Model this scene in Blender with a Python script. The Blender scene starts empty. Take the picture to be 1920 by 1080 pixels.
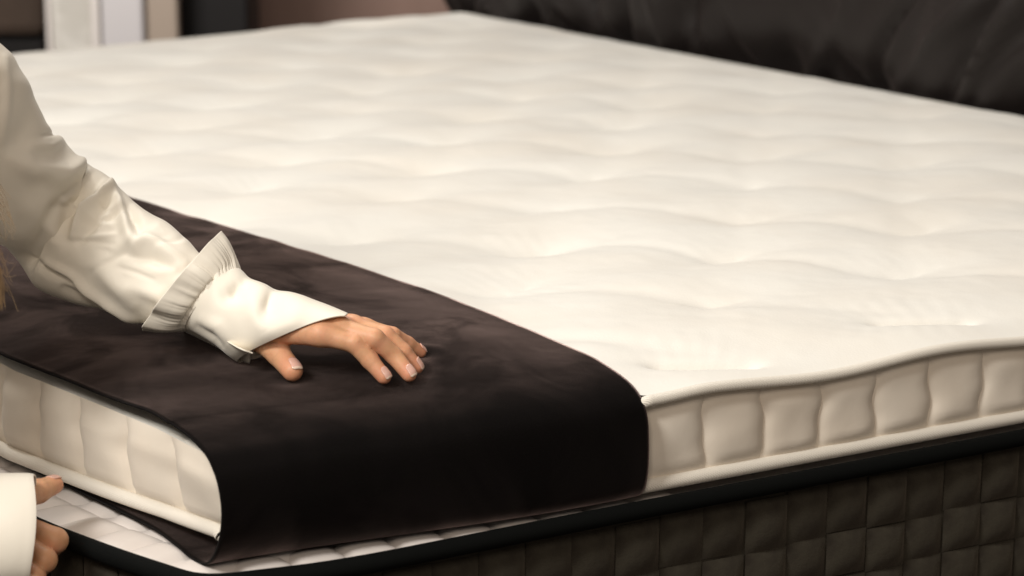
import bpy, math, random
import numpy as np
from mathutils import Vector, Matrix
random.seed(7); rng = np.random.default_rng(7)
scene = bpy.context.scene
COL = scene.collection
R = math.radians

# ------------------------------------------------------------------ camera
# origin: near foot corner of the topper, x towards the pillows, y across the bed, z = 0 top edge of the topper
CAM = np.array([-.772, -1.699, .588]); YAW, PIT = R(57.77), R(13.07); FPX = 4513.0
FW = np.array([math.cos(YAW)*math.cos(PIT), math.sin(YAW)*math.cos(PIT), -math.sin(PIT)])
RT = np.cross(FW, [0, 0, 1.]); RT /= np.linalg.norm(RT); UP = np.cross(RT, FW)
cd = bpy.data.cameras.new('camera'); cam = bpy.data.objects.new('camera', cd); COL.objects.link(cam)
cam.matrix_world = Matrix(((RT[0], UP[0], -FW[0], CAM[0]), (RT[1], UP[1], -FW[1], CAM[1]), (RT[2], UP[2], -FW[2], CAM[2]), (0, 0, 0, 1)))
cd.sensor_width = 36; cd.lens = FPX/1920*36; cd.clip_end = 100; cd.clip_start = .05
cd.dof.use_dof = True; cd.dof.focus_distance = 2.24; cd.dof.aperture_fstop = 6.3
scene.camera = cam

# ------------------------------------------------------------------ light
world = bpy.data.worlds.new('World'); scene.world = world; world.use_nodes = True
bg = world.node_tree.nodes['Background']; bg.inputs[0].default_value = (1, .86, .74, 1); bg.inputs[1].default_value = .29
def area(name, loc, target, size, power, col, sy=None):
    l = bpy.data.lights.new(name, 'AREA'); l.energy = power; l.color = col; l.shape = 'RECTANGLE'; l.size = size; l.size_y = sy or size
    o = bpy.data.objects.new(name, l); COL.objects.link(o); o.location = loc
    o.rotation_euler = (Vector(target)-Vector(loc)).to_track_quat('-Z', 'Y').to_euler()
    o['kind'] = 'structure'
    return o
area('ceiling_and_fill_lamp', (-2.4, -.95, 2.5), (.2, .3, 0), .8, 109, (1, .96, .90))
area('ceiling_and_fill_lamp', (-1.5, -2.4, 1.9), (.1, .4, .1), .9, 33, (1, .86, .72))  # added fill from the camera side, brightens the front of the sleeve
area('ceiling_and_fill_lamp', (1.1, 2.4, 3.8), (.9, 1.2, 0), 1.2, 51, (1, .975, .945))
area('ceiling_and_fill_lamp', (-.35, 1.0, 2.3), (.1, .6, 0), .6, 20, (1, .95, .88))  # added fill above the arm, brightens the shaded upper sleeve
area('background_fill_lamp', (.6, 2.95, 1.2), (1.1, 3.8, 1.2), .5, 60, (1, .95, .9))  # added fill aimed away from the bed, brightens the background furniture
vs = scene.view_settings; vs.view_transform = 'Standard'; vs.look = 'None'; vs.exposure = 0; vs.gamma = 1; vs.use_curve_mapping = False
scene.render.engine = 'CYCLES'

# ------------------------------------------------------------------ helpers
def ss(a, b, x):
    t = np.clip((np.asarray(x, float)-a)/(b-a), 0, 1); return t*t*(3-2*t)
def link(o, parent=None):
    COL.objects.link(o)
    if parent is not None: o.parent = parent
    return o
def mesh(name, V, F, mat, parent=None, smooth=True):
    me = bpy.data.meshes.new(name); me.from_pydata(np.asarray(V, float).tolist(), [], F.tolist() if isinstance(F, np.ndarray) else F)
    if smooth: me.polygons.foreach_set('use_smooth', [True]*len(me.polygons))
    me.update()
    if mat: me.materials.append(mat)
    return link(bpy.data.objects.new(name, me), parent)
def empty(name, loc=(0, 0, 0)):
    o = bpy.data.objects.new(name, None); o.location = loc; o.empty_display_size = .1; return link(o)
def tag(o, label, cat, group=None, kind=None):
    o['label'] = label; o['category'] = cat
    if group: o['group'] = group
    if kind: o['kind'] = kind
    return o
def gridfaces(n, m, wrapm=False, wrapn=False):
    a = np.arange(n*m).reshape(n, m)
    if wrapm: a = np.concatenate([a, a[:, :1]], 1)
    if wrapn: a = np.concatenate([a, a[:1]], 0)
    return np.stack([a[:-1, :-1], a[1:, :-1], a[1:, 1:], a[:-1, 1:]], -1).reshape(-1, 4)
def grid(name, P, mat, parent=None, wrapm=False, wrapn=False, flip=False):
    n, m = P.shape[:2]; F = gridfaces(n, m, wrapm, wrapn)
    if flip: F = F[:, ::-1]
    return mesh(name, P.reshape(-1, 3), F, mat, parent)
def frames(C):
    T = np.gradient(C, axis=0); T /= np.linalg.norm(T, axis=1, keepdims=True)+1e-12
    N = []; n = np.cross(T[0], [0, 0, 1.]) if abs(T[0][2]) < .9 else np.cross(T[0], [1., 0, 0])
    for t in T:
        n = n-t*(n@t); n = n/np.linalg.norm(n); N.append(n)
    N = np.array(N); return T, N, np.cross(T, N)
def tube(name, C, rad, mat, parent=None, m=14, flat=1.0, closed=False):
    C = np.asarray(C, float); T, N, B = frames(C); th = np.linspace(0, 2*np.pi, m, endpoint=False)
    rad = np.broadcast_to(np.asarray(rad, float), (len(C),))[:, None, None]
    P = C[:, None]+rad*(N[:, None]*np.cos(th)[None, :, None]+flat*B[:, None]*np.sin(th)[None, :, None])
    V = P.reshape(-1, 3); F = gridfaces(len(C), m, True).tolist()
    if not closed:
        F += [list(range(m)), [len(V)-1-i for i in range(m)]]
    return mesh(name, V, F, mat, parent)
def spline(pts, n, t=None):
    """Catmull-Rom through pts (k,d) -> (n,d)"""
    p = np.asarray(pts, float); p = np.vstack([2*p[0]-p[1], p, 2*p[-1]-p[-2]]); k = len(p)-3
    u = np.linspace(0, k, n) if t is None else np.asarray(t)*k
    i = np.clip(u.astype(int), 0, k-1); f = (u-i)[:, None]
    a, b, c, d = p[i], p[i+1], p[i+2], p[i+3]
    return .5*(2*b+(c-a)*f+(2*a-5*b+4*c-d)*f*f+(3*b-a-3*c+d)*f**3)
def interp(x, xs, ys): return np.interp(x, xs, ys)
_perm = rng.random((64, 64))
def vnoise(x, y):
    x = np.asarray(x, float); y = np.asarray(y, float); xi = np.floor(x).astype(int); yi = np.floor(y).astype(int)
    fx = x-xi; fy = y-yi; fx = fx*fx*(3-2*fx); fy = fy*fy*(3-2*fy); g = lambda i, j: _perm[i % 64, j % 64]
    return (g(xi, yi)*(1-fx)+g(xi+1, yi)*fx)*(1-fy)+(g(xi, yi+1)*(1-fx)+g(xi+1, yi+1)*fx)*fy-.5
def ray(px, depth):
    """point seen at photo pixel px at a given distance along the view axis (used as a measuring aid)"""
    return CAM+depth*(FW+RT*(px[0]-960)/FPX-UP*(px[1]-540)/FPX)
def onz(px, z):
    d = FW+RT*(px[0]-960)/FPX-UP*(px[1]-540)/FPX
    return CAM+d*(z-CAM[2])/d[2]

# ------------------------------------------------------------------ materials
def mat(name, col, rough=.8, spec=.3, sheen=0, sheen_r=.4, sheen_t=(1, 1, 1), bump=None, var=None, sss=0, sss_r=(1, .35, .2), metal=0, coat=0):
    m = bpy.data.materials.new(name); m.use_nodes = True; nt = m.node_tree; N = nt.nodes; L = nt.links
    b = N['Principled BSDF']; b.inputs['Base Color'].default_value = (*col, 1); b.inputs['Roughness'].default_value = rough
    b.inputs['Specular IOR Level'].default_value = spec; b.inputs['Metallic'].default_value = metal
    b.inputs['Sheen Weight'].default_value = sheen; b.inputs['Sheen Roughness'].default_value = sheen_r; b.inputs['Sheen Tint'].default_value = (*sheen_t, 1)
    b.inputs['Coat Weight'].default_value = coat
    if sss:
        b.inputs['Subsurface Weight'].default_value = sss; b.inputs['Subsurface Radius'].default_value = sss_r; b.inputs['Subsurface Scale'].default_value = .006
    tc = N.new('ShaderNodeTexCoord')
    if var:                                   # list of (scale, colour2, lo, hi, stretch)
        prev = None
        for sc, c2, lo, hi, st in var:
            mp = N.new('ShaderNodeMapping'); mp.inputs['Scale'].default_value = st; L.new(tc.outputs['Object'], mp.inputs[0])
            no = N.new('ShaderNodeTexNoise'); no.inputs['Scale'].default_value = sc; no.inputs['Detail'].default_value = 4; L.new(mp.outputs[0], no.inputs['Vector'])
            mr = N.new('ShaderNodeMapRange'); mr.inputs[1].default_value = lo; mr.inputs[2].default_value = hi; L.new(no.outputs[0], mr.inputs[0])
            mx = N.new('ShaderNodeMix'); mx.data_type = 'RGBA'; L.new(mr.outputs[0], mx.inputs[0]); mx.inputs[7].default_value = (*c2, 1)
            if prev is None: mx.inputs[6].default_value = (*col, 1)
            else: L.new(prev, mx.inputs[6])
            prev = mx.outputs[2]
        L.new(prev, b.inputs['Base Color'])
    last = None
    for kind, sc, stg, dist in (bump or []):
        if kind == 'noise':
            t = N.new('ShaderNodeTexNoise'); t.inputs['Scale'].default_value = sc; t.inputs['Detail'].default_value = 3; L.new(tc.outputs['Object'], t.inputs['Vector']); out = t.outputs[0]
        elif kind == 'twill':
            t = N.new('ShaderNodeTexWave'); t.wave_type = 'BANDS'; t.bands_direction = 'DIAGONAL'; t.inputs['Scale'].default_value = sc; t.inputs['Distortion'].default_value = .3
            L.new(tc.outputs['Object'], t.inputs['Vector']); out = t.outputs[0]
        elif kind == 'weave':
            t = N.new('ShaderNodeTexWave'); t.wave_type = 'BANDS'; t.bands_direction = 'X'; t.inputs['Scale'].default_value = sc; t.inputs['Distortion'].default_value = .5
            t2 = N.new('ShaderNodeTexWave'); t2.wave_type = 'BANDS'; t2.bands_direction = 'Y'; t2.inputs['Scale'].default_value = sc; t2.inputs['Distortion'].default_value = .5
            L.new(tc.outputs['Object'], t.inputs['Vector']); L.new(tc.outputs['Object'], t2.inputs['Vector'])
            ad = N.new('ShaderNodeMath'); ad.operation = 'ADD'; L.new(t.outputs[0], ad.inputs[0]); L.new(t2.outputs[0], ad.inputs[1]); out = ad.outputs[0]
        bp = N.new('ShaderNodeBump'); bp.inputs['Strength'].default_value = stg; bp.inputs['Distance'].default_value = dist; L.new(out, bp.inputs['Height'])
        if last is not None: L.new(last, bp.inputs['Normal'])
        last = bp.outputs[0]
    if last is not None: L.new(last, b.inputs['Normal'])
    return m
one = (1, 1, 1)
M = {}
M['ticking'] = mat('cream_ticking', (.79, .778, .728), .85, .25, sheen=.15, bump=[('noise', 420, .3, .0009), ('noise', 60, .15, .002)], var=[(5, (.775, .745, .68), .4, .7, one)])
M['border'] = mat('cream_border_cloth', (.79, .725, .63), .85, .25, sheen=.1, bump=[('noise', 900, .15, .0006), ('noise', 45, .2, .002)], var=[(9, (.74, .665, .565), .4, .7, one)])
M['cord'] = mat('cream_twill_cord', (.80, .76, .68), .8, .3, bump=[('twill', 210, .5, .0009)])
M['suede'] = mat('black_suede', (.0026, .0021, .0020), .95, .05, sheen=.9, sheen_r=.31, sheen_t=(.80, .61, .575), bump=[('noise', 1200, .3, .0008), ('noise', 14, .15, .01)],
                 var=[(900, (.0045, .004, .004), .5, .9, one)])
nt_ = M['suede'].node_tree; mp_ = nt_.nodes.new('ShaderNodeMapping'); mp_.inputs['Scale'].default_value = (1.5, 1.1, 1); tc_ = nt_.nodes.new('ShaderNodeTexCoord'); nt_.links.new(tc_.outputs['Object'], mp_.inputs[0])
no_ = nt_.nodes.new('ShaderNodeTexNoise'); no_.inputs['Scale'].default_value = 7; no_.inputs['Detail'].default_value = 5; no_.inputs['Distortion'].default_value = .8; nt_.links.new(mp_.outputs[0], no_.inputs['Vector'])
mr_ = nt_.nodes.new('ShaderNodeMapRange'); mr_.inputs[1].default_value = .44; mr_.inputs[2].default_value = .57; mr_.inputs[3].default_value = 1.0; mr_.inputs[4].default_value = .42; nt_.links.new(no_.outputs[0], mr_.inputs[0])
nt_.links.new(mr_.outputs[0], nt_.nodes['Principled BSDF'].inputs['Sheen Weight'])   # nap brushed in different directions
M['suede_under'] = mat('black_lining', (.008, .007, .007), .9, .1)
M['plush'] = mat('dark_olive_plush', (.040, .035, .026), .95, .1, sheen=.25, sheen_r=.5, sheen_t=(.5, .42, .33), bump=[('noise', 500, .5, .001), ('noise', 90, .4, .002)], var=[(30, (.022, .018, .014), .4, .65, one)])
M['black_cord'] = mat('black_edge_cord', (.0035, .004, .0038), .9, .08, bump=[('twill', 260, .3, .0005)])
M['base_white'] = mat('white_quilted_cover', (.70, .65, .615), .85, .2, bump=[('noise', 900, .15, .0006), ('noise', 70, .25, .0015)])
M['bolster'] = mat('dark_brown_sateen', (.012, .0085, .0078), .56, .35, sheen=.05, sheen_r=.4, sheen_t=(.8, .65, .6), bump=[('noise', 700, .15, .0005), ('noise', 20, .2, .006)])
M['skin'] = mat('warm_skin', (.66, .37, .205), .48, .4, sss=.22, bump=[('noise', 700, .25, .0004), ('noise', 160, .25, .0008)], var=[(55, (.70, .36, .225), .45, .75, one), (200, (.58, .31, .18), .5, .8, one)])
_nt = M['skin'].node_tree; _b = _nt.nodes['Principled BSDF']; _src = _b.inputs['Base Color'].links[0].from_socket
_at = _nt.nodes.new('ShaderNodeAttribute'); _at.attribute_name = 'flush'; _mx = _nt.nodes.new('ShaderNodeMix'); _mx.data_type = 'RGBA'; _mx.inputs[7].default_value = (.64, .245, .15, 1)
_nt.links.new(_at.outputs['Fac'], _mx.inputs[0]); _nt.links.new(_src, _mx.inputs[6]); _nt.links.new(_mx.outputs[2], _b.inputs['Base Color'])
M['nail'] = mat('pale_nail', (.74, .44, .36), .22, .5, coat=.3, sss=.1)
M['nail_tip'] = mat('nail_edge', (.80, .62, .50), .3, .5)
M['satin'] = mat('ivory_satin', (.81, .765, .67), .52, .28, sheen=.2, sheen_r=.3, bump=[('noise', 1500, .06, .0003), ('noise', 30, .2, .003)])
M['hair'] = mat('light_brown_hair', (.25, .155, .075), .4, .5, var=[(40, (.42, .29, .15), .4, .6, (1, 1, .1))])
M['trousers'] = mat('dark_trousers', (.02, .02, .024), .8, .2, bump=[('noise', 400, .3, .001)])
M['floor'] = mat('dark_carpet', (.05, .042, .036), .95, .1, bump=[('noise', 300, .6, .004)], var=[(20, (.038, .032, .028), .4, .6, one)])
M['brown'] = mat('brown_upholstery', (.05, .034, .025), .8, .2, bump=[('noise', 300, .3, .002)], var=[(4, (.038, .026, .019), .4, .6, one)])
M['brown_wall'] = mat('brown_panelling', (.30, .20, .165), .7, .2, bump=[('noise', 80, .1, .002)], var=[(3, (.24, .16, .13), .4, .6, (1, 1, .3))])
M['black'] = mat('black_lacquer', (.008, .007, .007), .6, .2, bump=[('noise', 60, .05, .002)])
M['grey_white'] = mat('pale_grey_paint', (.46, .44, .445), .6, .25, bump=[('noise', 80, .05, .001)])
M['beige'] = mat('beige_board', (.30, .245, .20), .7, .2, bump=[('noise', 80, .05, .001)])
M['white_trim'] = mat('white_trim', (.62, .58, .55), .5, .3, bump=[('noise', 80, .05, .001)])
M['frost'] = mat('clouded_panel', (.46, .44, .40), .25, .5, bump=[('noise', 9, .4, .03)], var=[(6, (.68, .66, .62), .42, .62, (1, 1, .6))])

# ------------------------------------------------------------------ setting
FLOOR = -.62
def box(name, x0, x1, y0, y1, z0, z1, m, parent=None, bev=.006):
    V = np.array([(x, y, z) for x in (x0, x1) for y in (y0, y1) for z in (z0, z1)], float)
    F = [(0, 1, 3, 2), (4, 6, 7, 5), (0, 4, 5, 1), (2, 3, 7, 6), (0, 2, 6, 4), (1, 5, 7, 3)]
    o = mesh(name, V, F, m, parent, smooth=False)
    b = o.modifiers.new('bevel', 'BEVEL'); b.width = bev; b.segments = 2
    return o
fl = mesh('floor', [(-8, -8, FLOOR), (14, -8, FLOOR), (14, 16, FLOOR), (-8, 16, FLOOR)], [(0, 1, 2, 3)], M['floor']); fl['kind'] = 'structure'

# ------------------------------------------------------------------ topper
L_, W_ = 1.87, 2.69; T_ = .094
def Wf(x): return W_-.13*(L_-x)                 # the far edge is not quite parallel
def Yn(x): return interp(x, [0, .05, .2, .45, .9, 1.9], [.056, .051, .030, .013, -.002, -.015])
def Xf(y): return interp(y, [0, .08, .17, .25, .42, .7, 2.7], [.04, .038, .034, .024, .0, -.008, -.01])
def Xfb(y): return Xf(y)+interp(y, [0, .09, .25, .45], [.02, .02, .008, 0])
def plan(u, v):
    y0 = W_*v; xf = Xf(y0)+.004; x = xf+(L_-xf)*u; yn = Yn(x)+.018*(1-ss(.426, .452, x)); return x, yn+(Wf(x)-yn)*v
def crown(x, y):
    dn = y-Yn(x); df = x-Xf(y); dh = L_-x; db = Wf(x)-y
    return .018*(1-np.exp(-np.maximum(dn, 0)/.085))*(1-np.exp(-(np.maximum(df, 0)+.006)/.06))*(1-np.exp(-np.maximum(dh, 0)/.06))*(1-np.exp(-np.maximum(db, 0)/.08))
XR0 = .445
def Xr(y): return XR0+interp(y, [0, .4, .56, .78, 1.0, 1.6, 2.7], [0, 0, -.012, -.033, -.062, -.10, -.12])
# tufts: staggered rows; the row by the near edge is a row of stitched slits
SX, SY = .283, .163
tufts = []
for j in range(0, 17):
    for i in range(-1, 8):
        x = .545+SX*i+(SX/2 if j % 2 else 0)+random.uniform(-.022, .022); y = .072+SY*j+random.uniform(-.014, .014)
        tufts.append((x, y, .040 if j == 0 else .014, R(-24) if j == 0 else R(random.uniform(-12, 12)), 1.0 if j == 0 else random.uniform(.55, 1.1)))
def tuft_h(x, y):
    h = np.zeros_like(x); best = np.full_like(x, 9.); DX = np.zeros_like(x); DY = np.zeros_like(x); amp = np.ones_like(x); tid = np.zeros_like(x)
    for k, (tx, ty, hl, a, s) in enumerate(tufts):
        dx = (x-tx)*math.cos(a)+(y-ty)*math.sin(a); dy = -(x-tx)*math.sin(a)+(y-ty)*math.cos(a)
        ex = np.maximum(np.abs(dx)-hl, 0); d = np.sqrt((ex*.62)**2+dy**2); new = d < best
        if k < 9: h -= .0165*np.exp(-(d/.0075)**1.3)+.0065*np.exp(-(d/.05)**2)
        else: h -= s*(.0100*np.exp(-d/.020)+.0115*np.exp(-(d/.062)**2))
        best = np.where(new, d, best); DX = np.where(new, dx, DX); DY = np.where(new, dy, DY); amp = np.where(new, s, amp); tid = np.where(new, k, tid)
    slit = tid < 9
    # soft valleys running from tuft to tuft along the diamonds
    wob = .30*vnoise(x*4, y*4)+.12*vnoise(x*11, y*9)
    for sg in (1, -1):
        u = (x-.545)/SX+sg*(y-.072)/(2*SY)+wob; fr = u-np.round(u); h -= (.0022 if sg > 0 else .0009)*np.exp(-(fr/.10)**2)*(.5+1.2*(vnoise(x*6+sg, y*6)+.5))*ss(.03, .15, y)
    # gathers fanning out on both sides of every stitch
    fan = DX/(1+np.abs(DY)*7); rnd = vnoise(tid*3.7, np.sign(DY)*2.3)+.5
    w = np.where(slit, .0006, .0003)*rnd*(vnoise(x*17, y*5)+.6)*np.exp(-((np.abs(DY)-.045)/.034)**2)*np.exp(-(DX/.062)**2)
    h += w*np.sin(fan*2*np.pi/.0155+9*vnoise(x*9, y*7)+tid)
    h += .005*vnoise(x*6, y*6)+.0022*vnoise(x*19+3, y*23)+.0007*vnoise(x*60, y*75)
    return h
def near_edge_z(x): return .0035*np.sin((x-.47)*2*np.pi/SX+.6)*ss(.44, .52, x)+.002*vnoise(x*9, 1.3)
def top_z(x, y):
    c = crown(x, y)
    edge = np.minimum(np.minimum(y-Yn(x), L_-x), np.minimum(Wf(x)-y, x-Xf(y)))
    k = ss(.0, .05, edge)*ss(XR0-.03, XR0+.035, x-(Xr(y)-XR0))
    return c+tuft_h(x, y)*k+.0045*k+near_edge_z(x)*np.exp(-np.maximum(y-Yn(x), 0)/.04)-.012*(1-ss(XR0-.05, XR0-.012, x-(Xr(y)-XR0)))
topper = empty('mattress_topper', (.9, 1.3, -T_))
tag(topper, 'thick cream white tufted mattress topper lying on the dark bed', 'mattress topper')
def child(o, p):
    o.parent = p; o.matrix_parent_inverse = Matrix.Translation(-Vector(p.location)); return o
us = np.unique(np.concatenate([np.linspace(0, .22, 40), np.linspace(.22, .58, 200), np.linspace(.58, 1, 110)]))
vs_ = np.unique(np.concatenate([np.linspace(0, .055, 80), np.linspace(.055, .28, 170), np.linspace(.28, 1, 220)]))
U, Vv = np.meshgrid(us, vs_, indexing='ij'); X, Y = plan(U, Vv); Z = top_z(X, Y)
child(grid('quilted_top', np.stack([X, Y, Z], -1), M['ticking']), topper)
YS_B = np.linspace(.080, Wf(0)-.02, 160)
xs = np.unique(np.concatenate([np.linspace(.13, .43, 40), np.linspace(.43, .47, 30), np.linspace(.47, L_-.02, 170)]))
INS = .020*(1-ss(.426, .452, xs))
pts_near = np.stack([xs, Yn(xs)-.004+INS, near_edge_z(xs)-.004-.9*INS], -1)
ys = np.linspace(.105, Wf(0)-.02, 160)
pts_foot = np.stack([Xf(ys)+.017, ys, -.013+0*ys], -1)
def lift(y): return .013*np.exp(-np.maximum(y-.06, 0)/.13)
def corner(a, b, ctr, n=8):
    t = np.linspace(0, 1, n+2)[1:-1, None]; return (1-t)**2*a+2*t*(1-t)*ctr+t*t*b
def loop(near, foot, z, L=L_, W=W_):
    cf = np.array([[foot[0, 0]+.0, near[0, 1], z]]); head = np.stack([np.full(60, L), np.linspace(near[-1, 1]+.02, W-.02, 60), np.full(60, z)], -1)
    fx = np.linspace(L-.02, foot[-1, 0]+.02, 60); far = np.stack([fx, W-.13*(L-fx), np.full(60, z)], -1)
    return np.concatenate([corner(foot[0], near[0], cf), near, corner(near[-1], head[0], np.array([[L, near[-1, 1], z]])), head,
                           corner(head[-1], far[0], np.array([[L, W, z]])), far, corner(far[-1], foot[-1], np.array([[foot[-1, 0], far[-1, 1], z]])), foot[::-1]])
lp = loop(pts_near, pts_foot, -.004); lp = np.concatenate([lp, lp[:1]])
child(tube('edge_cord', lp, .0053, M['cord'], m=14, closed=True), topper)
pts_near_b = np.stack([xs, Yn(xs)+.004+INS*.8, -T_+.0072+0*xs], -1); pts_foot_b = np.stack([Xfb(YS_B)-.003, YS_B, -T_+.0072+lift(YS_B)], -1)
lp = loop(pts_near_b, pts_foot_b, -T_+.0072); lp = np.concatenate([lp, lp[:1]])
child(tube('bottom_cord', lp, .0066, M['cord'], m=14, closed=True), topper)
# side walls behind the padded panels
def wall_strip(pts_t, pts_b, inset, name):
    n = len(pts_t); prof = np.linspace(0, 1, 8)
    P = pts_t[:, None]*(1-prof)[None, :, None]+pts_b[:, None]*prof[None, :, None]
    return P
t = loop(pts_near+np.array([0, .016, 0]), pts_foot+np.array([.013, 0, 0]), -.004, L_-.012, W_-.012); b = loop(pts_near_b+np.array([0, .008+.01, 0]), pts_foot_b+np.array([.018, 0, 0]), -T_+.004, L_-.012, W_-.012)
P = wall_strip(t, b, 0, ''); P = np.concatenate([P, P[:1]])
child(grid('border', P, M['border'], flip=True), topper)
bot = np.array([[Xfb(.1)+.03, .08, -T_+.014], [L_-.02, .01, -T_], [L_-.02, W_-.02, -T_], [.02, Wf(0)-.02, -T_]])
child(mesh('underside', bot, [(0, 3, 2, 1)], M['border'], smooth=False), topper)
# padded border panels
def panel_verts(fn_a, fn_b, bulge, seed, nu=13, nv=17):
    """fn(u)-> top point, bottom point, outward dir"""
    u = np.linspace(0, 1, nu); v = np.linspace(0, 1, nv); r = np.random.default_rng(seed+7)
    P = np.zeros((nu, nv, 3)); ph = r.uniform(0, 6); sw = lambda k, vj: .0022*math.sin(vj*7+k*1.9)+.0012*math.sin(vj*15+k)
    for i, ui in enumerate(u):
        tp, bt, out = fn_a(ui)
        for j, vj in enumerate(v):
            uu = abs(2*ui-1); pu = (1-uu**3.2)**.75
            pv = ss(0, .30, vj)*.75+.25*ss(0, .08, vj); pv = pv*(1-ss(.80, 1, vj)*.95)
            b = bulge*pu*pv*(1+.06*math.sin(3*vj*3+ph))+.0004*math.sin(ui*5+vj*6+ph)*pu*pv
            tang = fn_b
            wob = sw(seed, vj)*(1-ui)+sw(seed+1, vj)*ui
            P[i, j] = tp*(1-vj)+bt*vj+out*b+tang*wob*(1 if True else 0)
    return P
PS = .067
k0 = .452-PS*0
child(grid('border_panel', panel_verts(lambda u: (np.array([.436+.016*u, float(Yn(.445))+.0065, -.006]), np.array([.436+.016*u, float(Yn(.445))+.006, -T_+.016]), np.array([0, -1., 0])), np.array([1., 0, 0]), .005, -1), M['border'], flip=True), topper)
nk = int((L_-.03-k0)/PS)
for k in range(nk):
    xa = k0+PS*k
    def f(u, xa=xa):
        x = xa+PS*u; y = float(Yn(x)); return np.array([x, y+.0065, float(near_edge_z(x))-.006]), np.array([x, y+.006, -T_+.009]), np.array([0, -1., 0])
    child(grid('border_panel', panel_verts(f, np.array([1., 0, 0]), .0068, k), M['border'], flip=True), topper)
fy = [.055, .14, .222, .300, .372, .444, .516, .588, .66, .732, .804]
for k in range(len(fy)-1):
    def f(u, k=k):
        y = fy[k]+(fy[k+1]-fy[k])*u; return np.array([float(Xf(y))+.006, y, -.005]), np.array([float(Xfb(y))+.003, y, -T_+.008+float(lift(y))]), np.array([-1., 0, 0])
    child(grid('border_panel', panel_verts(f, np.array([0, 1., 0]), .010, k+50), M['border']), topper)

# ------------------------------------------------------------------ suede runner over the topper
TIPS = [(.2335, .1096), (.2562, .104), (.2748, .1228), (.3055, .1691), (.1685, .160)]
def dents(x, y):
    d = np.zeros_like(x)
    for a_, b_ in TIPS:
        r_ = np.hypot(x-a_, y-b_); d += -.0034*np.exp(-(r_/.011)**2)+.0012*np.exp(-((r_-.024)/.009)**2)
    return d
def runner_top(x, y): return crown(x, y)+.0088-.0030*ss(.37, .44, x)+dents(x, y)+.0022*vnoise(x*11+5, y*9)+.0012*vnoise(x*30, y*26)
prof_r = [(.55, -.0945), (.3, -.0955), (.12, -.0965), (.045, -.0965), (.018, -.094), (.006, -.085), (.001, -.068), (.000, -.048), (.0005, -.033), (.002, -.019), (.007, -.007), (.015, .001), (.028, .0078), (.048, .0132), (.075, .0175)]
prof_l = [(.55, -.0945), (.3, -.0965), (.14, -.0985), (.105, -.1005), (.083, -.1005), (.067, -.0975), (.054, -.089), (.044, -.077), (.0365, -.063), (.0325, -.046), (.0345, -.031), (.040, -.018), (.048, -.009), (.059, -.001), (.075, .004), (.095, .0085), (.125, .0118)]
ns1, ns2, nt = 110, 330, 110
a = spline(prof_l, ns1); b = spline(prof_r, ns1)
tt = np.linspace(0, 1, nt)
G = np.zeros((ns1+ns2, nt, 3))
for i in range(ns1):
    y = a[i, 0]*(1-ss(0, 1, tt)**.8)+b[i, 0]*ss(0, 1, tt)**.8; z = a[i, 1]*(1-tt)+b[i, 1]*tt
    xl = float(Xf(max(a[i, 0], .07)))-.002+(.006*float(ss(.08, .2, a[i, 0])) if i < ns1*.5 else 0)
    G[i, :, 0] = xl+(XR0-xl)*tt; G[i, :, 1] = y; G[i, :, 2] = z
    side = math.exp(-((i/ns1-.58)/.2)**2)
    G[i, :, 1] += side*(.0025*vnoise(tt*5+2, i*.04)+.002*np.sin(tt*3.1)*-1)
wtop = np.linspace(0, 1, ns2+1)[1:]**1.25
for i in range(ns2):
    s = wtop[i]
    y = G[ns1-1, :, 1]+(2.50-G[ns1-1, :, 1])*s
    xl = Xf(y)-.004; xr = Xr(y); x = xl+(xr-xl)*tt
    zz = runner_top(x, y); z0 = G[ns1-1, :, 2]; bl = ss(0, .12, y-G[ns1-1, :, 1]); 
    G[ns1+i, :, 0] = x; G[ns1+i, :, 1] = y; G[ns1+i, :, 2] = zz*bl+(z0+.0042*(1-np.exp(-(y-G[ns1-1, :, 1])/.028)))*(1-bl)-ss(2.44, 2.50, y)*.1
run = grid('bed_runner', G, M['suede'], flip=False)
run.data.materials.append(M['suede_under']); md = run.modifiers.new('thick', 'SOLIDIFY'); md.material_offset_rim = 1; md.thickness = .0022; md.offset = 0
tag(run, 'wide black suede bed runner wrapped over the foot end of the topper', 'bed runner')

# ------------------------------------------------------------------ dark bed under the topper
bed = empty('box_spring_bed', (.9, 1.3, FLOOR)); tag(bed, 'dark box spring bed with quilted plush sides and black corded edge', 'bed')
ZB = -.100
bx = np.array([.045, .10, .162, .327, .45, .66, .9, 1.4, 1.96]); by = np.array([.028, .012, .006, .004, .002, -.006, -.014, -.022, -.03])
fyy = np.array([.055, .10, .146, .238, .36, .55, .9, 1.6, 2.72]); fxx = np.array([.012, -.006, -.019, -.042, -.060, -.072, -.080, -.084, -.086])
def Bn(x): return np.interp(x, bx, by)
def Bf(y): return np.interp(y, fyy, fxx)
xs = np.linspace(.06, 1.94, 160); ys = np.linspace(.07, 2.43, 160)
bn = np.stack([xs, Bn(xs), ZB+0*xs], -1); bf = np.stack([Bf(ys), ys, ZB+0*ys], -1)
LB, WB = 1.97, 2.72
lp0 = loop(bn, bf, ZB, LB, WB)
def smoothloop(P, it=6):
    for _ in range(it): P = .5*P+.25*np.roll(P, 1, 0)+.25*np.roll(P, -1, 0)
    return P
lp0 = smoothloop(lp0); lpc = np.concatenate([lp0, lp0[:1]])
ctr = np.array([.95, 1.35, 0])
def inset(P, d):
    t = np.roll(P, -1, 0)-np.roll(P, 1, 0); n = np.stack([-t[:, 1], t[:, 0], 0*t[:, 0]], -1); n /= np.linalg.norm(n, axis=1, keepdims=True); return P+n*d
child(tube('black_cord', lpc+np.array([0, 0, -.0030]), .0085, M['black_cord'], m=14, closed=True), bed)
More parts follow.
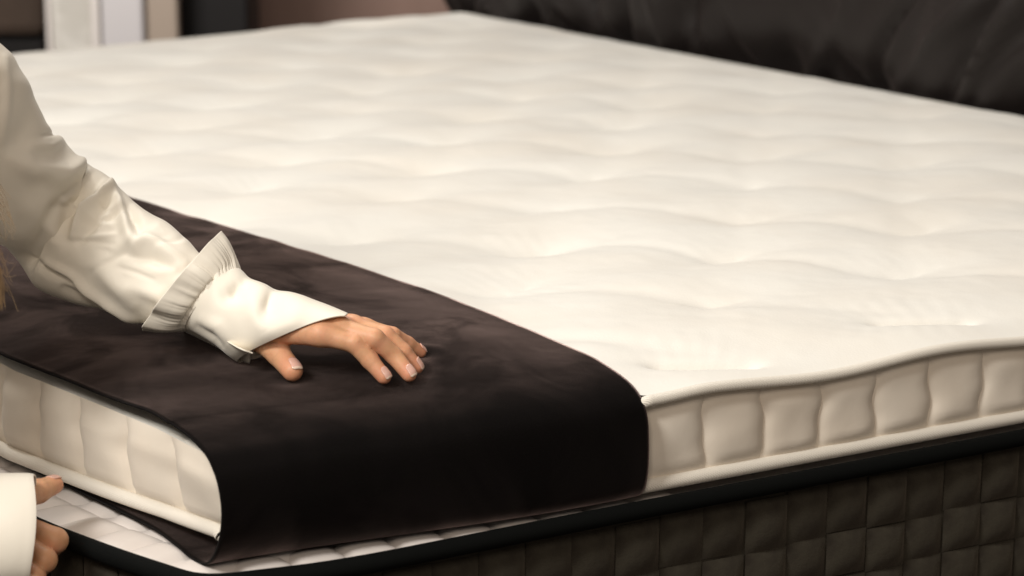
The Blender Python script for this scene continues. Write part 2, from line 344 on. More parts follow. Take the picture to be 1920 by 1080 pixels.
# box body
body = []
for d, z in ((.012, ZB-.012), (.014, ZB-.02), (.014, FLOOR+.02), (.02, FLOOR)):
    p = inset(lp0, d); p[:, 2] = z; body.append(p)
P = np.stack(body, 1); P = np.concatenate([P, P[:1]]); child(grid('body', P, M['plush'], flip=True), bed)
# white cover: slab set inside the cord
p1 = inset(lp0, .004); p1[:, 2] = ZB-.004; p2 = inset(lp0, .012); p2[:, 2] = ZB-.0082; p3 = inset(lp0, .3); p3[:, 2] = ZB-.0065
n = len(lp0); V = np.concatenate([p1, p2]); F = gridfaces(2, n, True).tolist()+[list(range(n, 2*n))]
child(mesh('top_cover', V, F, M['base_white'], smooth=False), bed)
# quilted pads of the white cover along foot and near edge
def pad_mesh(name, w, h, d, m, nu=9, nv=9, pw=3.0, ex=.6):
    u = np.linspace(-1, 1, nu); v = np.linspace(-1, 1, nv); Uq, Vq = np.meshgrid(u, v, indexing='ij')
    zq = d*((1-np.abs(Uq)**pw)*(1-np.abs(Vq)**pw))**ex
    me = bpy.data.meshes.new(name); P = np.stack([Uq*w/2, Vq*h/2, zq], -1).reshape(-1, 3)
    me.from_pydata(P.tolist(), [], gridfaces(nu, nv).tolist()); me.polygons.foreach_set('use_smooth', [True]*len(me.polygons)); me.materials.append(m); return me
cp = pad_mesh('cover_pad', .049, .062, .0065, M['base_white'])
def place(me, name, loc, xax, nor, parent, sc=(1, 1, 1)):
    o = bpy.data.objects.new(name, me); COL.objects.link(o)
    xax = np.array(xax, float); xax /= np.linalg.norm(xax); nor = np.array(nor, float); nor /= np.linalg.norm(nor); yax = np.cross(nor, xax)
    mw = Matrix(((xax[0]*sc[0], yax[0]*sc[1], nor[0]*sc[2], loc[0]), (xax[1]*sc[0], yax[1]*sc[1], nor[1]*sc[2], loc[1]), (xax[2]*sc[0], yax[2]*sc[1], nor[2]*sc[2], loc[2]), (0, 0, 0, 1)))
    o.parent = parent; o.matrix_basis = Matrix.Translation(-Vector(parent.location)) @ mw
    return o
for k in range(14):
    y = .085+.0485*k
    for r in range(2):
        x0 = float(Bf(y))+.036+.060*r+(.012 if y < .1 else 0)
        tg = np.array([float(Bf(y+.02)-Bf(y-.02)), .04, 0])
        place(cp, 'cover_pad', (x0, y, ZB-.0085), tg, (0, 0, 1), bed, (1, 1, 1))
for k in range(9):
    x = .085+.0485*k; place(cp, 'cover_pad', (x, float(Bn(x))+.040, ZB-.0085), (1, -.04, 0), (0, 0, 1), bed)
# plush pads on the sides
sp = {h: [pad_mesh('side_pad', .0483, h, .0078*f, M['plush'], 11, 11, 2.4, .9) for f in (1, .8, 1.15)] for h in (.052, .044)}
rows = [(ZB-.018, .052), (ZB-.070, .044), (ZB-.114, .044), (ZB-.158, .044)]
ncol = 38
for k in range(ncol):
    x = .082+.0483*(k+.5)
    for r, (zt, h) in enumerate(rows):
        dz = .002*math.sin(k*1.7+r)
        place(sp[h][(k*5+r*3) % 3], 'side_pad', (x, float(Bn(x))+.0125+.001*math.sin(k*2.3+r), zt-h/2+dz), (1, float(Bn(x+.02)-Bn(x-.02))/.04, 0), (0, -1, 0), bed, (1, 1, 1))
for k in range(26):
    y = .10+.0483*(k+.5)
    for r, (zt, h) in enumerate(rows):
        s = float(Bf(y+.02)-Bf(y-.02))/.04; nn = np.array([-1, s, 0])
        place(sp[h][(k*5+r*3+1) % 3], 'side_pad', (float(Bf(y))+.010, y, zt-h/2), (-s, -1, 0), nn, bed, (1, 1, 1))

# ------------------------------------------------------------------ bolster and headboard
def bolster():
    nY, nT = 260, 120
    yv = np.linspace(-.55, 2.93, nY); th = np.linspace(0, 2*np.pi, nT, endpoint=False)
    Yg, Tg = np.meshgrid(yv, th, indexing='ij')
    r = .215*np.ones_like(Yg)
    end = np.minimum((Yg+.55)/.16, (2.93-Yg)/.10); r *= np.sqrt(np.clip(1-(1-np.clip(end, 0, 1))**2, 0.0004, 1))
    d = np.zeros_like(Yg)
    rr = random.Random(3)
    for _ in range(64):                                   # soft creases running round the cushion
        y0 = rr.uniform(-.4, 2.75); sl = rr.uniform(-.18, .18); t0 = rr.uniform(2.2, 4.9); ln = rr.uniform(.5, 1.3); w = rr.uniform(.011, .034); am = rr.uniform(.015, .042)*rr.choice([1, -1, -1])
        cy = y0+sl*(Tg-t0)+.03*np.sin((Tg-t0)*3+y0*5)
        d += am*np.exp(-((Yg-cy)/w)**2)*np.exp(-((Tg-t0)/ln)**2)
    d += .02*vnoise(Yg*3, Tg*1.3)+.008*vnoise(Yg*9+4, Tg*3)
    r = r+d*np.clip(end, 0, 1)
    cx, cz = 2.10+.018*np.sin(Yg*4.1+1)+.012*np.sin(Yg*9), .112
    x = cx+r*np.cos(Tg); z = cz+r*np.sin(Tg)*1.0; z = np.maximum(z, ZB+.004)
    return np.stack([x, Yg, z], -1)
bo = grid('bolster_cushion', bolster(), M['bolster'], wrapm=True)
tag(bo, 'long dark brown creased bolster cushion along the head end of the bed', 'cushion')
hb = box('headboard', 2.36, 2.46, -.62, 3.10, FLOOR, .9, M['bolster'], bev=.03)
tag(hb, 'dark padded headboard behind the brown bolster cushion', 'headboard')

# ------------------------------------------------------------------ things in the blurred background
def bgbox(name, px0, px1, depth, thick, z0, z1, m, parent=None, bev=.01):
    """an upright box facing the bed whose front spans two sight lines at a given distance"""
    a = ray((px0, 60), depth); b = ray((px1, 60), depth); ax = b-a; ax[2] = 0; w = np.linalg.norm(ax); ax /= w
    V = []; nrm = np.array([-ax[1], ax[0], 0]); nrm = nrm if nrm@FW > 0 else -nrm
    c0 = np.array([a[0], a[1], 0])
    V = [c0+ax*w*i+nrm*thick*j+np.array([0, 0, z]) for i in (0, 1) for j in (0, 1) for z in (z0, z1)]
    F = [(0, 1, 3, 2), (4, 6, 7, 5), (0, 4, 5, 1), (2, 3, 7, 6), (0, 2, 6, 4), (1, 5, 7, 3)]
    o = mesh(name, V, F, m, parent, smooth=False); bm = o.modifiers.new('b', 'BEVEL'); bm.width = bev; bm.segments = 2
    return o
e = empty('upholstered_bench'); bgbox('seat_block', -220, 84, 6.6, .5, -.235, .1, M['brown'], e, .03); bgbox('plinth', -220, 80, 6.64, .45, FLOOR, -.238, M['black'], e)
tag(e, 'dark brown upholstered bench on black plinth at the far left', 'bench')
e = empty('display_cabinet'); bgbox('panel', 96, 176, 6.5, .10, FLOOR, 1.0, M['frost'], e); bgbox('frame_post', 86, 95, 6.48, .12, FLOOR, 1.0, M['white_trim'], e); bgbox('frame_post', 170, 188, 6.46, .14, FLOOR, 1.0, M['white_trim'], e)
tag(e, 'white framed cabinet with clouded pale panel beside the grey column', 'cabinet')
tag(bgbox('column', 190, 269, 6.3, .11, FLOOR, 1.4, M['grey_white']), 'pale grey square column behind the bed', 'column')
tag(bgbox('partition_board', 272, 334, 6.34, .05, FLOOR, 1.4, M['beige']), 'narrow beige board between grey column and black cabinet', 'board')
tag(bgbox('black_cabinet', 338, 466, 6.5, .3, FLOOR, 1.4, M['black']), 'tall black cabinet behind the far edge of the topper', 'cabinet')
w = bgbox('brown_wall', 440, 1500, 7.4, .1, FLOOR, 2.0, M['brown_wall']); tag(w, 'matt brown wall panel behind the far corner of the bed', 'wall')
w = bgbox('dark_wall', -500, 470, 7.9, .1, FLOOR, 2.0, M['brown_wall']); tag(w, 'dim brown wall behind the bench and cabinets', 'wall')
# ------------------------------------------------------------------ person at the foot of the bed
def sd_cone(P, a, b, ra, rb):
    a = np.asarray(a, float); b = np.asarray(b, float); ab = b-a; t = np.clip(((P-a)@ab)/(ab@ab+1e-12), 0, 1)
    return np.linalg.norm(P-a-t[..., None]*ab, axis=-1)-(ra+(rb-ra)*t)
def smin(a, b, k):
    h = np.clip(.5+.5*(b-a)/k, 0, 1); return b*(1-h)+a*h-k*h*(1-h)
def smin_all(ds, k):
    d = ds[0]
    for e in ds[1:]: d = smin(d, e, k)
    return d
def nets(fn, lo, hi, h):
    lo = np.asarray(lo, float); n = np.ceil((np.asarray(hi)-lo)/h).astype(int)+1
    ax = [lo[i]+h*np.arange(n[i]) for i in range(3)]
    f = np.empty(n)
    B = 14
    for i0 in range(0, n[0], B):
        for j0 in range(0, n[1], B):
            for k0_ in range(0, n[2], B):
                a_, b_, c_ = ax[0][i0:i0+B], ax[1][j0:j0+B], ax[2][k0_:k0_+B]
                mid = np.array([(a_[0]+a_[-1])/2, (b_[0]+b_[-1])/2, (c_[0]+c_[-1])/2]); fm = float(fn(mid[None])[0])
                if abs(fm) > .5*h*B*1.7321+.012: f[i0:i0+B, j0:j0+B, k0_:k0_+B] = fm; continue
                f[i0:i0+B, j0:j0+B, k0_:k0_+B] = fn(np.stack(np.meshgrid(a_, b_, c_, indexing='ij'), -1))
    s = f < 0
    acc = np.zeros(tuple(n-1)+(3,)); cnt = np.zeros(tuple(n-1))
    sl = lambda o, i: slice(o, n[i]-1+o)
    for axis in range(3):
        o1, o2 = [i for i in range(3) if i != axis]
        for p in (0, 1):
            for q in (0, 1):
                A = [0, 0, 0]; A[o1] = p; A[o2] = q; B = list(A); B[axis] = 1
                fa = f[sl(A[0], 0), sl(A[1], 1), sl(A[2], 2)]; fb = f[sl(B[0], 0), sl(B[1], 1), sl(B[2], 2)]
                m = (fa < 0) != (fb < 0); t = np.where(m, fa/(fa-fb+1e-20), 0)
                for k in range(3): acc[..., k] += np.where(m, A[k]+(t if k == axis else 0), 0)
                cnt += m
    act = cnt > 0; idx = -np.ones(act.shape, int); idx[act] = np.arange(act.sum())
    ijk = np.argwhere(act); V = lo+h*(ijk+acc[act]/cnt[act][:, None])
    F = []
    for axis in range(3):
        o1, o2 = [(1, 2), (2, 0), (0, 1)][axis]
        S = [slice(1, n[i]-1) for i in range(3)]; S[axis] = slice(0, n[axis]-1); S2 = list(S); S2[axis] = slice(1, n[axis])
        m = s[tuple(S)] != s[tuple(S2)]; e = np.argwhere(m); inside = s[tuple(S)][m]
        off = np.array([S[i].start for i in range(3)]); e = e+off
        q = []
        for d1, d2 in ((-1, -1), (0, -1), (0, 0), (-1, 0)):
            c_ = e.copy(); c_[:, o1] += d1; c_[:, o2] += d2; q.append(idx[c_[:, 0], c_[:, 1], c_[:, 2]])
        q = np.stack(q, -1); q[~inside] = q[~inside][:, ::-1]; F.append(q)
    return V, np.concatenate(F)
def hand_fn(palm, fingers, kp=.009, kf=.0025, kj=.006, creases=()):
    def fn(P):
        dp = smin_all([sd_cone(P, *c) for c in palm], kp); d = dp
        for fg in fingers:
            df = smin_all([sd_cone(P, *c) for c in fg], kf); d = np.minimum(d, smin(dp, df, kj))
        for a, b, r in creases: d = -smin(-d, sd_cone(P, a, b, r, r), .0012)
        return d
    return fn
def unit(v): v = np.asarray(v, float); return v/np.linalg.norm(v)
nails = []
def finger(J, rad, dors, nail=True, nl=.0115, nw=.0088, cr=None):
    """J: MCP, PIP, DIP, tip centre"""
    J = [np.asarray(j, float) for j in J]
    cs = [(J[i], J[i+1], rad[i], rad[i+1]) for i in range(len(J)-1)]
    if cr is not None:
        for ji, n_ in ((1, 3), (2, 2)) if len(J) == 4 else ((1, 3),):
            ax = unit(J[ji+1]-J[ji-1]); dz = unit(np.asarray(dors)-ax*(np.asarray(dors)@ax)); side = np.cross(ax, dz)
            for q in range(n_):
                o = J[ji]+ax*(q-(n_-1)/2)*.0021+dz*rad[ji]; w = rad[ji]*.62
                cr.append((o-side*w-dz*w*.36, o+side*w-dz*w*.36, .00075))
    if nail: nails.append((J[-2], J[-1], rad[-1], np.asarray(dors, float), nl, nw))
    return cs
# --- left hand resting on the runner
wL = ray((492, 600), 2.183); mc = [np.array(v) for v in ((.192, .150, .0635), (.210, .151, .066), (.2306, .162, .0625), (.252, .180, .0545))]
wd = unit(mc[3]-mc[0]); eL = ray((104, 416), 2.275); crL = []
grooves = []
fd = np.array([-.12, -.22, .95])
F_ = [finger([mc[0], (.2156, .130, .056), (.226, .121, .041), (.2335, .1096, .0275)], [.0100, .0086, .0078, .0068], fd, cr=crL),
      finger([mc[1], (.2321, .1233, .060), (.2489, .1187, .043), (.2562, .104, .0275)], [.0100, .0088, .0079, .0068], fd, cr=crL),
      finger([mc[2], (.2518, .139, .057), (.2646, .1289, .042), (.2748, .1228, .0275)], [.0095, .0082, .0074, .0064], fd+np.array([.1, 0, 0]), cr=crL),
      finger([mc[3], (.275, .167, .048), (.2922, .169, .037), (.3055, .1691, .0270)], [.0088, .0072, .0065, .0057], fd+np.array([.1, 0, 0]), nl=.0095, nw=.0075, cr=crL),
      finger([(.161, .205, .052), (.1675, .184, .0405), (.1685, .160, .0305)], [.0118, .0107, .0094], np.array([.18, -.45, .85]), nl=.0135, nw=.0118, cr=crL)]
palm = [(wL-wd*.016+np.array([0, 0, -.002]), mc[0], .0155, .0112), (wL-wd*.004, mc[1], .016, .0115), (wL+wd*.006, mc[2], .016, .0108), (wL+wd*.016, mc[3]-np.array([0, 0, .001]), .0145, .0100),
        (wL+(eL-wL)*.14-wd*.010, wL-wd*.010, .018, .0175), (wL+(eL-wL)*.14+wd*.008, wL+wd*.008, .018, .0175),
        (wL+(eL-wL)*.14, wL+(eL-wL)*.5, .019, .022),
        (wL-wd*.012+np.array([.0, 0, -.008]), (.161, .205, .052), .0165, .0122), ((.163, .214, .054), (.186, .182, .060), .0085, .0085)]
VL, FL = nets(hand_fn(palm, F_, ), (.09, .085, .012), (.33, .34, .115), .00105)
# --- right hand gripping the edge of the bed
def rp(x, y, d): return ray((x, y), d)
crR = []
wR = rp(-45, 985, 2.045)
mR = [rp(30, 985, 2.070), rp(22, 1010, 2.062), rp(16, 1034, 2.058), rp(10, 1056, 2.055)]
toC = -FW
FR = [finger([mR[0], rp(104, 1013, 2.066), rp(84, 1040, 2.10), rp(58, 1034, 2.115)], [.0115, .0108, .0090, .0078], toC, nail=False, cr=crR),
      finger([mR[1], rp(84, 1050, 2.050), rp(62, 1074, 2.085), rp(40, 1064, 2.10)], [.0112, .0105, .0090, .0078], toC, nail=False, cr=crR),
      finger([mR[2], rp(64, 1082, 2.04), rp(44, 1104, 2.08), rp(34, 1090, 2.09)], [.011, .0098, .0085, .0075], toC, nail=False),
      finger([mR[3], rp(62, 1100, 2.03), rp(40, 1122, 2.07), rp(20, 1112, 2.08)], [.010, .0088, .0078, .007], toC, nail=False),
      finger([rp(28, 935, 2.055), rp(72, 921, 2.085), rp(101, 909, 2.105)], [.0125, .0105, .0084], UP*.93+toC*.42+RT*-.1, nl=.0135, nw=.0118, cr=crR)]
palmR = [(wR+UP*.014, mR[0], .017, .0125), (wR+UP*.004, mR[1], .017, .0125), (wR-UP*.006, mR[2], .017, .0118), (wR-UP*.016, mR[3], .015, .011), (wR+UP*.012, rp(28, 935, 2.055), .018, .013), (rp(-160, 985, 2.045), wR, .024, .021)]
VR, FR_ = nets(hand_fn(palmR, FR, ), ray((-130, 1000), 2.05)-.1, ray((60, 1000), 2.06)+np.array([.11, .11, .10]), .0012)
# --- rest of the body (kneeling, mostly out of the picture)
SL, SR = np.array([-.07, .40, .29]), np.array([-.40, .16, .29]); eR = np.array([-.40, .16, -.02])
neck, pel = np.array([-.25, .285, .34]), np.array([-.55, .47, -.16]); head = np.array([-.205, .25, .50])
side = unit(SL-SR); fac = unit(np.cross(side, [0, 0, 1.])); fac = fac if fac[0] > 0 else -fac
hipL, hipR = pel+side*.09, pel-side*.09; knL, knR = np.array([-.38, .52, -.54]), np.array([-.47, .26, -.54])
anL, anR = np.array([-.80, .66, -.57]), np.array([-.86, .44, -.57]); toL, toR = np.array([-.95, .70, -.59]), np.array([-1.0, .47, -.59])
hd = unit(np.array([fac[0], fac[1], -.45])); hu = unit(np.cross(np.cross(hd, [0, 0, 1.]), hd)); hs = np.cross(hd, hu)
def body_fn(P):
    tors = smin_all([sd_cone(P, pel+side*.06, pel-side*.06, .10, .10), sd_cone(P, pel, neck*.6+pel*.4-[0, 0, .03], .11, .115), sd_cone(P, neck-side*.11-[0, 0, .07], neck+side*.11-[0, 0, .07], .075, .075),
                     sd_cone(P, SL, eL, .034, .023), sd_cone(P, SR, eR, .043, .034), sd_cone(P, neck+side*.1-[0, 0, .06], SL, .05, .045), sd_cone(P, neck-side*.1-[0, 0, .06], SR, .05, .045),
                     sd_cone(P, eL, wL+(eL-wL)*.2, .023, .018), sd_cone(P, eR, rp(-130, 985, 2.045), .034, .024), sd_cone(P, neck-[0, 0, .04], head-hu*.05-hd*.02, .052, .048),
                     sd_cone(P, hipL, knL, .085, .055), sd_cone(P, hipR, knR, .085, .055), sd_cone(P, knL, anL, .052, .035), sd_cone(P, knR, anR, .052, .035), sd_cone(P, anL, toL, .035, .024), sd_cone(P, anR, toR, .035, .024)], .03)
    skull = smin_all([sd_cone(P, head+hu*.028-hd*.018, head+hu*.022+hd*.018, .082, .076), sd_cone(P, head-hu*.045+hd*.045, head-hu*.075+hd*.058, .05, .028)], .04)
    face = smin_all([sd_cone(P, head+hd*.092+hu*.012, head+hd*.108-hu*.022, .007, .012), sd_cone(P, head+hd*.085-hu*.055+hs*.014, head+hd*.085-hu*.055-hs*.014, .008, .008), sd_cone(P, head+hd*.085-hu*.092, head+hd*.08-hu*.09, .014, .014)], .01)
    ears = np.minimum(sd_cone(P, head+hs*.078+hu*.015, head+hs*.074-hu*.02, .014, .01), sd_cone(P, head-hs*.078+hu*.015, head-hs*.074-hu*.02, .014, .01))
    d = smin(smin(smin(skull, face, .012), ears, .006), tors, .02)
    for sgn in (-1, 1):
        e = np.linalg.norm(P-(head+hd*.098+hu*.008+hs*.031*sgn), axis=-1)-.013; d = -smin(-d, e, .01)
    return d
VB, FB = nets(body_fn, (-1.06, -.12, -.63), (.22, .82, .66), .010)
def groove(V, cr):
    for a, b, r in cr:
        sel = np.where(np.linalg.norm(V-(a+b)/2, axis=1) < .012)[0]; q = V[sel]; ab = b-a; t = np.clip(((q-a)@ab)/(ab@ab), 0, 1); e = q-a-t[:, None]*ab; d = np.linalg.norm(e, axis=1)
        c_ = q.mean(0); V[sel] = q-unit((a+b)/2-c_)*(.00055*np.exp(-(d/.0011)**2))[:, None]
    return V
VL = groove(VL, crL); VR = groove(VR, crR)
V = np.concatenate([VL, VR, VB]); F = np.concatenate([FL, FR_+len(VL), FB+len(VL)+len(VR)])
person = mesh('person', V, F, M['skin'])
tag(person, 'person in ivory satin blouse pressing one hand on the black runner', 'person')
fl_ = np.zeros(len(V))
for fg in F_+FR:
    pts_ = [(fg[-1][1], .010, .75)]+[(c_[1], .0075, .42) for c_ in fg[:-1]]+[(fg[0][0], .011, .3)]
    for p_, r_, a_ in pts_: fl_ = np.maximum(fl_, a_*np.exp(-(np.linalg.norm(V-p_, axis=1)/r_)**2*.7))
at_ = person.data.attributes.new('flush', 'FLOAT', 'POINT'); at_.data.foreach_set('value', fl_)
sm = person.modifiers.new('smooth', 'SMOOTH'); sm.factor = .5; sm.iterations = 2
def part(o, p=None):
    o.parent = p or person; return o
for (a, b, r, dors, nl, nw) in nails:
    ax = unit(b-a); dz = unit(dors-ax*(dors@ax)); sd = np.cross(ax, dz)
    u = np.linspace(0, 1, 13); v = np.linspace(-1, 1, 11); P = np.zeros((13, 11, 3)); tipx = r*.74
    for i, ui in enumerate(u):
        wr = nw/2*(.86+.14*math.sin(ui*math.pi*.6))*(math.sqrt(max(1-max((.22-ui)/.22, 0)**2*.75, .05)))*(math.sqrt(max(1-max((ui-.82)/.18, 0)**2*.7, .05)))
        for j, vj in enumerate(v):
            ss_ = vj*wr; al = ss_/(r*1.02); x = tipx-nl*(1-ui); drop = .0009*ui*ui+max(x, 0)**2/(2*r)*.72
            P[i, j] = b+ax*x+sd*math.sin(al)*r*1.02+dz*(math.cos(al)*r*1.02-drop+.0002)
    o = part(grid('fingernail', P, M['nail'], flip=False)); o.modifiers.new('t', 'SOLIDIFY').thickness = .0007
    o.data.materials.append(M['nail_tip'])
    for p_ in o.data.polygons:
        if p_.index//10 >= 10: p_.material_index = 1

# --- blouse: coarse bodice, then the sleeve, frill and cuff that the picture shows
def blouse_fn(P):
    return smin_all([sd_cone(P, pel+side*.05+[0, 0, .05], pel-side*.05+[0, 0, .05], .125, .125), sd_cone(P, pel+[0, 0, .05], neck*.62+pel*.38-[0, 0, .03], .135, .14), sd_cone(P, neck-side*.11-[0, 0, .075], neck+side*.11-[0, 0, .075], .095, .095),
                     sd_cone(P, neck+side*.1-[0, 0, .065], SL-side*.02, .066, .062), sd_cone(P, neck-side*.1-[0, 0, .06], SR, .066, .062), sd_cone(P, SR, eR, .062, .058), sd_cone(P, eR, rp(-170, 990, 2.05), .056, .040)], .04)
Vb, Fb = nets(blouse_fn, (-.80, -.14, -.32), (.02, .72, .46), .011)
blouse = part(mesh('blouse', Vb, Fb, M['satin'])); blouse['label'] = 'ivory satin blouse with frilled cuffs'
sm = blouse.modifiers.new('smooth', 'SMOOTH'); sm.iterations = 4
def proj(P):
    d = P-CAM; z = d@FW; return np.stack([960+FPX*(d@RT)/z, 540-FPX*(d@UP)/z], -1)
def seg_dist(q, pl):
    best = np.full(q.shape[:-1], 1e9); par = np.zeros(q.shape[:-1]); n = len(pl)-1
    for i in range(n):
        a = np.array(pl[i], float); b = np.array(pl[i+1], float); ab = b-a; t = np.clip(((q-a)@ab)/(ab@ab), 0, 1); d = np.linalg.norm(q-a-t[..., None]*ab, axis=-1)
        new = d < best; best = np.where(new, d, best); par = np.where(new, (i+t)/n, par)
    return best, par
def loft(rings, n, m, ratio_pow=1.0):
    """rings: (U px, D px, depth U, depth D, ratio). returns grid of points and outward directions"""
    A = spline([np.concatenate([ray(r[0], r[2]), ray(r[1], r[3]), [r[4]]]) for r in rings], n)
    Uu, Dd, rat = A[:, :3], A[:, 3:6], A[:, 6]; C = (Uu+Dd)/2; a = (Uu-Dd)/2
    T = np.gradient(C, axis=0); T /= np.linalg.norm(T, axis=1, keepdims=True)
    bdir = np.cross(a, T); bdir /= np.linalg.norm(bdir, axis=1, keepdims=True); bdir *= np.sign(-(bdir@FW))[:, None]
    bl = np.linalg.norm(a, axis=1)*rat; th = np.linspace(0, 2*np.pi, m, endpoint=False)
    P = C[:, None]+a[:, None]*np.cos(th)[None, :, None]+bdir[:, None]*bl[:, None, None]*np.sin(th)[None, :, None]
    O = P-C[:, None]; O /= np.linalg.norm(O, axis=-1, keepdims=True)
    return P, O, th
def folds(P, O, lst):
    q = proj(P); front = ss(-.25, .25, -(O@FW)); d = np.zeros(P.shape[:2])
    for pl, w, am in lst:
        ds, par = seg_dist(q, pl); d += am*np.exp(-(ds/w)**2)*(.35+.65*np.sin(np.pi*np.clip(par*.9+.05, 0, 1)))
    return P+O*(d*front)[..., None]
UPX = [(-110, 20), (-50, 50), (12, 92), (56, 162), (90, 236), (122, 268), (148, 308), (182, 318), (214, 346), (254, 386), (302, 414), (344, 448), (384, 492)]
DPX = [(-290, 150), (-230, 250), (-170, 330), (-110, 392), (-40, 440), (12, 466), (38, 498), (76, 540), (134, 566), (192, 582), (244, 604), (304, 610), (352, 604)]
DEP = [2.14, 2.15, 2.165, 2.19, 2.22, 2.25, 2.275, 2.28, 2.27, 2.255, 2.24, 2.222, 2.21]
P, O, th = loft([(u, d, z-.01, z+.0, .80) for u, d, z in zip(UPX, DPX, DEP)], 260, 150)
FOLD = [([(138, 442), (150, 412), (172, 376), (204, 350)], 9, .0115), ([(150, 452), (176, 420), (198, 376), (212, 362)], 8, -.0055), ([(118, 432), (132, 396), (158, 362), (186, 338)], 10, -.0045),
        ([(210, 346), (226, 388), (238, 432), (252, 462)], 11, .008), ([(226, 352), (246, 400), (262, 440)], 8, -.005),
        ([(172, 306), (120, 326), (62, 318), (30, 300)], 20, .010), ([(176, 318), (122, 372), (84, 424), (66, 470)], 15, -.008), ([(40, 480), (90, 510), (136, 528)], 7, -.0065),
        ([(86, 492), (132, 514), (170, 548), (232, 592), (256, 606)], 7, .006), ([(120, 540), (172, 566), (226, 600)], 7, -.005), ([(236, 458), (268, 452), (306, 466), (344, 492)], 13, .006), ([(244, 486), (286, 482), (330, 508)], 12, -.004),
        ([(64, 190), (40, 250), (20, 300)], 22, -.005), ([(8, 110), (14, 180), (4, 260)], 9, .004), ([(120, 262), (96, 276), (60, 276)], 8, .004), ([(250, 540), (300, 555), (330, 580)], 14, .005), ([(180, 500), (214, 530), (250, 566)], 16, .005), ([(60, 400), (96, 440), (130, 480)], 22, .004)]
rf = random.Random(5)
for _ in range(26):
    x0, y0 = rf.uniform(90, 330), rf.uniform(0, 1); yc = 120+x0*1.02+(y0-.5)*130 if x0 < 150 else 340+(x0-60)*.62+(y0-.5)*110
    an = rf.uniform(-.9, .5); ln = rf.uniform(22, 60)
    FOLD.append(([(x0-ln*math.cos(an), yc-ln*math.sin(an)), (x0, yc+rf.uniform(-5, 5)), (x0+ln*math.cos(an), yc+ln*math.sin(an))], rf.uniform(4, 9), rf.choice([-1, 1])*rf.uniform(.001, .0032)))
P = folds(P, O, FOLD)
q = proj(P); P = P+O*(.0016*vnoise(q[..., 0]/26, q[..., 1]/26)+.0022*vnoise(q[..., 0]/60+9, q[..., 1]/60))[..., None]
P[..., 2] = np.maximum(P[..., 2], .024+.004*np.sin(P[..., 0]*60))
part(grid('sleeve', P, M['satin'], wrapm=True, flip=True), blouse)
def cuff_rings(n, m, rings, fl=()):
    P, O, th = loft(rings, n, m); return folds(P, O, fl), O, th
# frill gathered at the head of the cuff
fr = [((408, 441), (268, 614), 2.20, 2.205, .74), ((424, 458), (300, 620), 2.20, 2.205, .75), ((438, 483), (332, 620), 2.20, 2.205, .76), ((446, 506), (352, 618), 2.195, 2.207, .80)]
P, O, th = loft(fr, 50, 420)
s = np.linspace(0, 1, 50)[:, None]; t2 = (th+np.pi/2) % (2*np.pi); pl = (.25+.75*ss(-.6, .45, np.cos(th)))*(2.7*vnoise(t2*8, 1.7)+1.9*vnoise(t2*16, 4.2)+.7*vnoise(t2*29, 7.7))
P = P+O*(pl[None]*.0024*np.sin(np.clip(s*.93+.04, 0, 1)*np.pi)**.8*(.35+.65*s)+(.003*np.sin(th*4+1)+.0022*np.sin(th*9+2))[None]*(1-s)**1.3)[..., None]
P[..., 2] = np.maximum(P[..., 2], .025)
o = part(grid('frill', P, M['satin'], wrapm=True), blouse); o.modifiers.new('t', 'SOLIDIFY').thickness = .0009
cr_ = [((446, 505), (352, 617), 2.195, 2.207, .80), ((472, 526), (373, 623), 2.185, 2.207, .80), ((540, 552), (412, 642), 2.168, 2.206, .74), ((598, 575), (446, 664), 2.152, 2.206, .66), ((646, 594), (468, 680), 2.140, 2.206, .50)]
P, O, th = loft(cr_, 90, 140)
tdir = unit(P[-1].mean(0)-P[-25].mean(0)); wq = np.linspace(0, 1, 90)[:, None]**2.2*np.clip(np.sin(th), 0, 1)[None]**.8
P = P-tdir*(wq*.017)[..., None]
P = folds(P, O, [([(430, 556), (446, 548), (458, 536)], 15, -.008), ([(498, 590), (512, 568), (520, 545)], 17, -.009), ([(470, 560), (480, 590), (500, 620)], 18, .004), ([(384, 600), (410, 612), (430, 640)], 12, .0035), ([(372, 612), (404, 632), (416, 648)], 8, -.003), ([(560, 570), (540, 610), (500, 650)], 22, .003)])
P[..., 2] = np.maximum(P[..., 2], .0235)
o = part(grid('cuff', P, M['satin'], wrapm=True), blouse); o.modifiers.new('t', 'SOLIDIFY').thickness = .0012
# loose lower lap of the cuff lying on the runner
e0 = spline([onz((343, 621), .026), onz((400, 650), .024), onz((440, 672), .024), onz((467, 682), .027)], 30); e1 = spline([onz((352, 612), .05), onz((404, 630), .052), onz((448, 654), .05), onz((474, 664), .045)], 30)
w = np.linspace(0, 1, 10); P = e0[:, None]*(1-w)[None, :, None]+e1[:, None]*w[None, :, None]+np.array([0, 0, 1])[None, None]*(.004*np.sin(w*np.pi))[None, :, None]
o = part(grid('cuff_lap', P, M['satin']), blouse); o.modifiers.new('t', 'SOLIDIFY').thickness = .0012
# right cuff
rr_ = [((-330, 886), (-330, 1104), 2.07, 2.045, .8), ((-200, 886), (-205, 1104), 2.062, 2.04, .8), ((-90, 889), (-95, 1102), 2.058, 2.035, .8), ((0, 891), (-5, 1098), 2.055, 2.03, .78), ((50, 891), (44, 1094), 2.055, 2.03, .74), ((65, 893), (58, 1092), 2.055, 2.03, .70)]
P, O, th = loft(rr_, 60, 110); P = P+RT*(.0088*np.sin(th)**2*np.sign(np.sin(th)))[None, :, None]*np.linspace(0, 1, 60)[:, None, None]
o = part(grid('cuff', P, M['satin'], wrapm=True), blouse); o.modifiers.new('t', 'SOLIDIFY').thickness = .0015
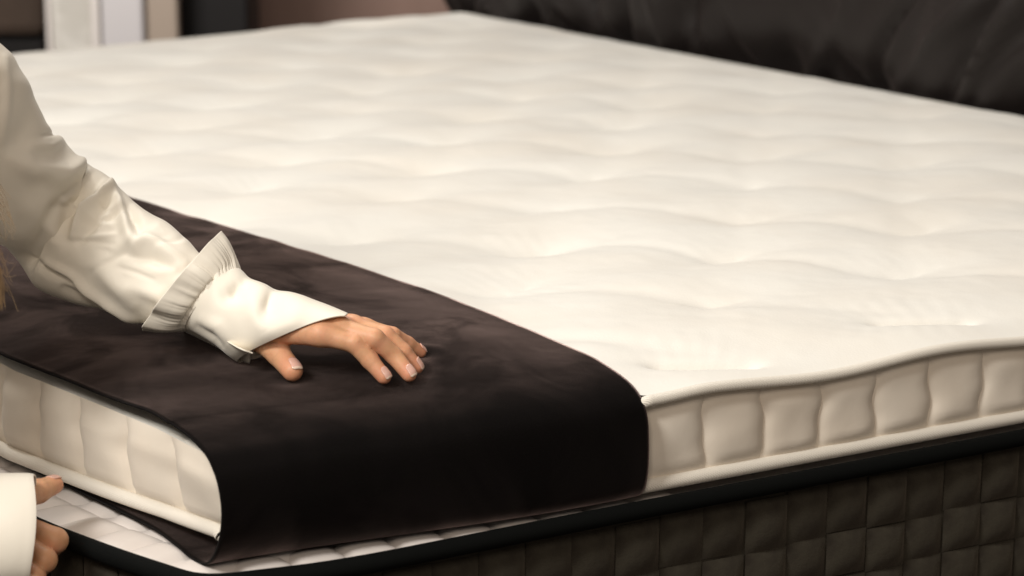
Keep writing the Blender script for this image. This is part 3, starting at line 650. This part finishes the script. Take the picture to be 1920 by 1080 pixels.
# trousers
def tr_fn(P):
    return smin_all([sd_cone(P, pel+side*.06, pel-side*.06, .118, .118), sd_cone(P, hipL, knL, .10, .068), sd_cone(P, hipR, knR, .10, .068), sd_cone(P, knL, anL, .066, .05), sd_cone(P, knR, anR, .066, .05)], .03)
Vt, Ft = nets(tr_fn, (-1.0, .1, FLOOR+.001), (-.25, .8, .0), .013); part(mesh('trousers', Vt, Ft, M['trousers']))
# hair: cap plus many strands falling forward
def hair_fn(P):
    d = smin(sd_cone(P, head+hu*.035-hd*.035, head+hu*.03+hd*.0, .095, .088), sd_cone(P, head-hd*.06, head-hd*.085-hu*.13, .07, .05), .04)
    return d
Vh, Fh = nets(hair_fn, head-.24, head+.20, .008); hair = part(mesh('hair', Vh, Fh, M['hair'])); hair['label'] = 'long light brown hair falling forward'
hc = bpy.data.curves.new('strands', 'CURVE'); hc.dimensions = '3D'; hc.bevel_depth = .00022; hc.bevel_resolution = 1
rh = random.Random(11)
def strand(pts):
    sp_ = hc.splines.new('POLY'); Q = spline(pts, 26); sp_.points.add(25)
    for k, p in enumerate(Q): sp_.points[k].co = (*p, 1); sp_.points[k].radius = 1.15-.7*k/25
for k in range(620):
    a0 = head+hs*rh.uniform(-.09, .09)+hu*rh.uniform(.02, .10)+hd*rh.uniform(-.04, .03); dd = 2.0+rh.gauss(0, .02)
    off = -abs(rh.gauss(0, 42))
    ex = off+8+rh.gauss(0, 3); ey = 585-abs(rh.gauss(0, 32))
    pts = [a0, ray((-150+off*.6+rh.gauss(0, 14), 260), dd), ray((-42+off*.9+rh.gauss(0, 9), 400), dd+.01), ray((-8+off+rh.gauss(0, 5), 500), dd+.015), ray((ex, ey), dd+.02)]
    strand(pts)
for k in range(34):                                      # loose fly-away hairs
    dd = 2.0+rh.gauss(0, .01); y0 = rh.uniform(345, 540); x1 = rh.uniform(6, 34); y1 = y0+rh.uniform(-10, 70)
    strand([ray((-90, y0-120), dd), ray((-22, y0-30), dd), ray((x1*.35, y0+10+rh.gauss(0, 6)), dd), ray((x1, y1), dd)])
hb_ = bpy.data.objects.new('strand_curve', hc); COL.objects.link(hb_)
dg = bpy.context.evaluated_depsgraph_get(); me = bpy.data.meshes.new_from_object(hb_.evaluated_get(dg)); bpy.data.objects.remove(hb_)
me.materials.clear(); me.materials.append(M['hair'])
o = link(bpy.data.objects.new('hair_strands', me), hair); o['kind'] = 'stuff'
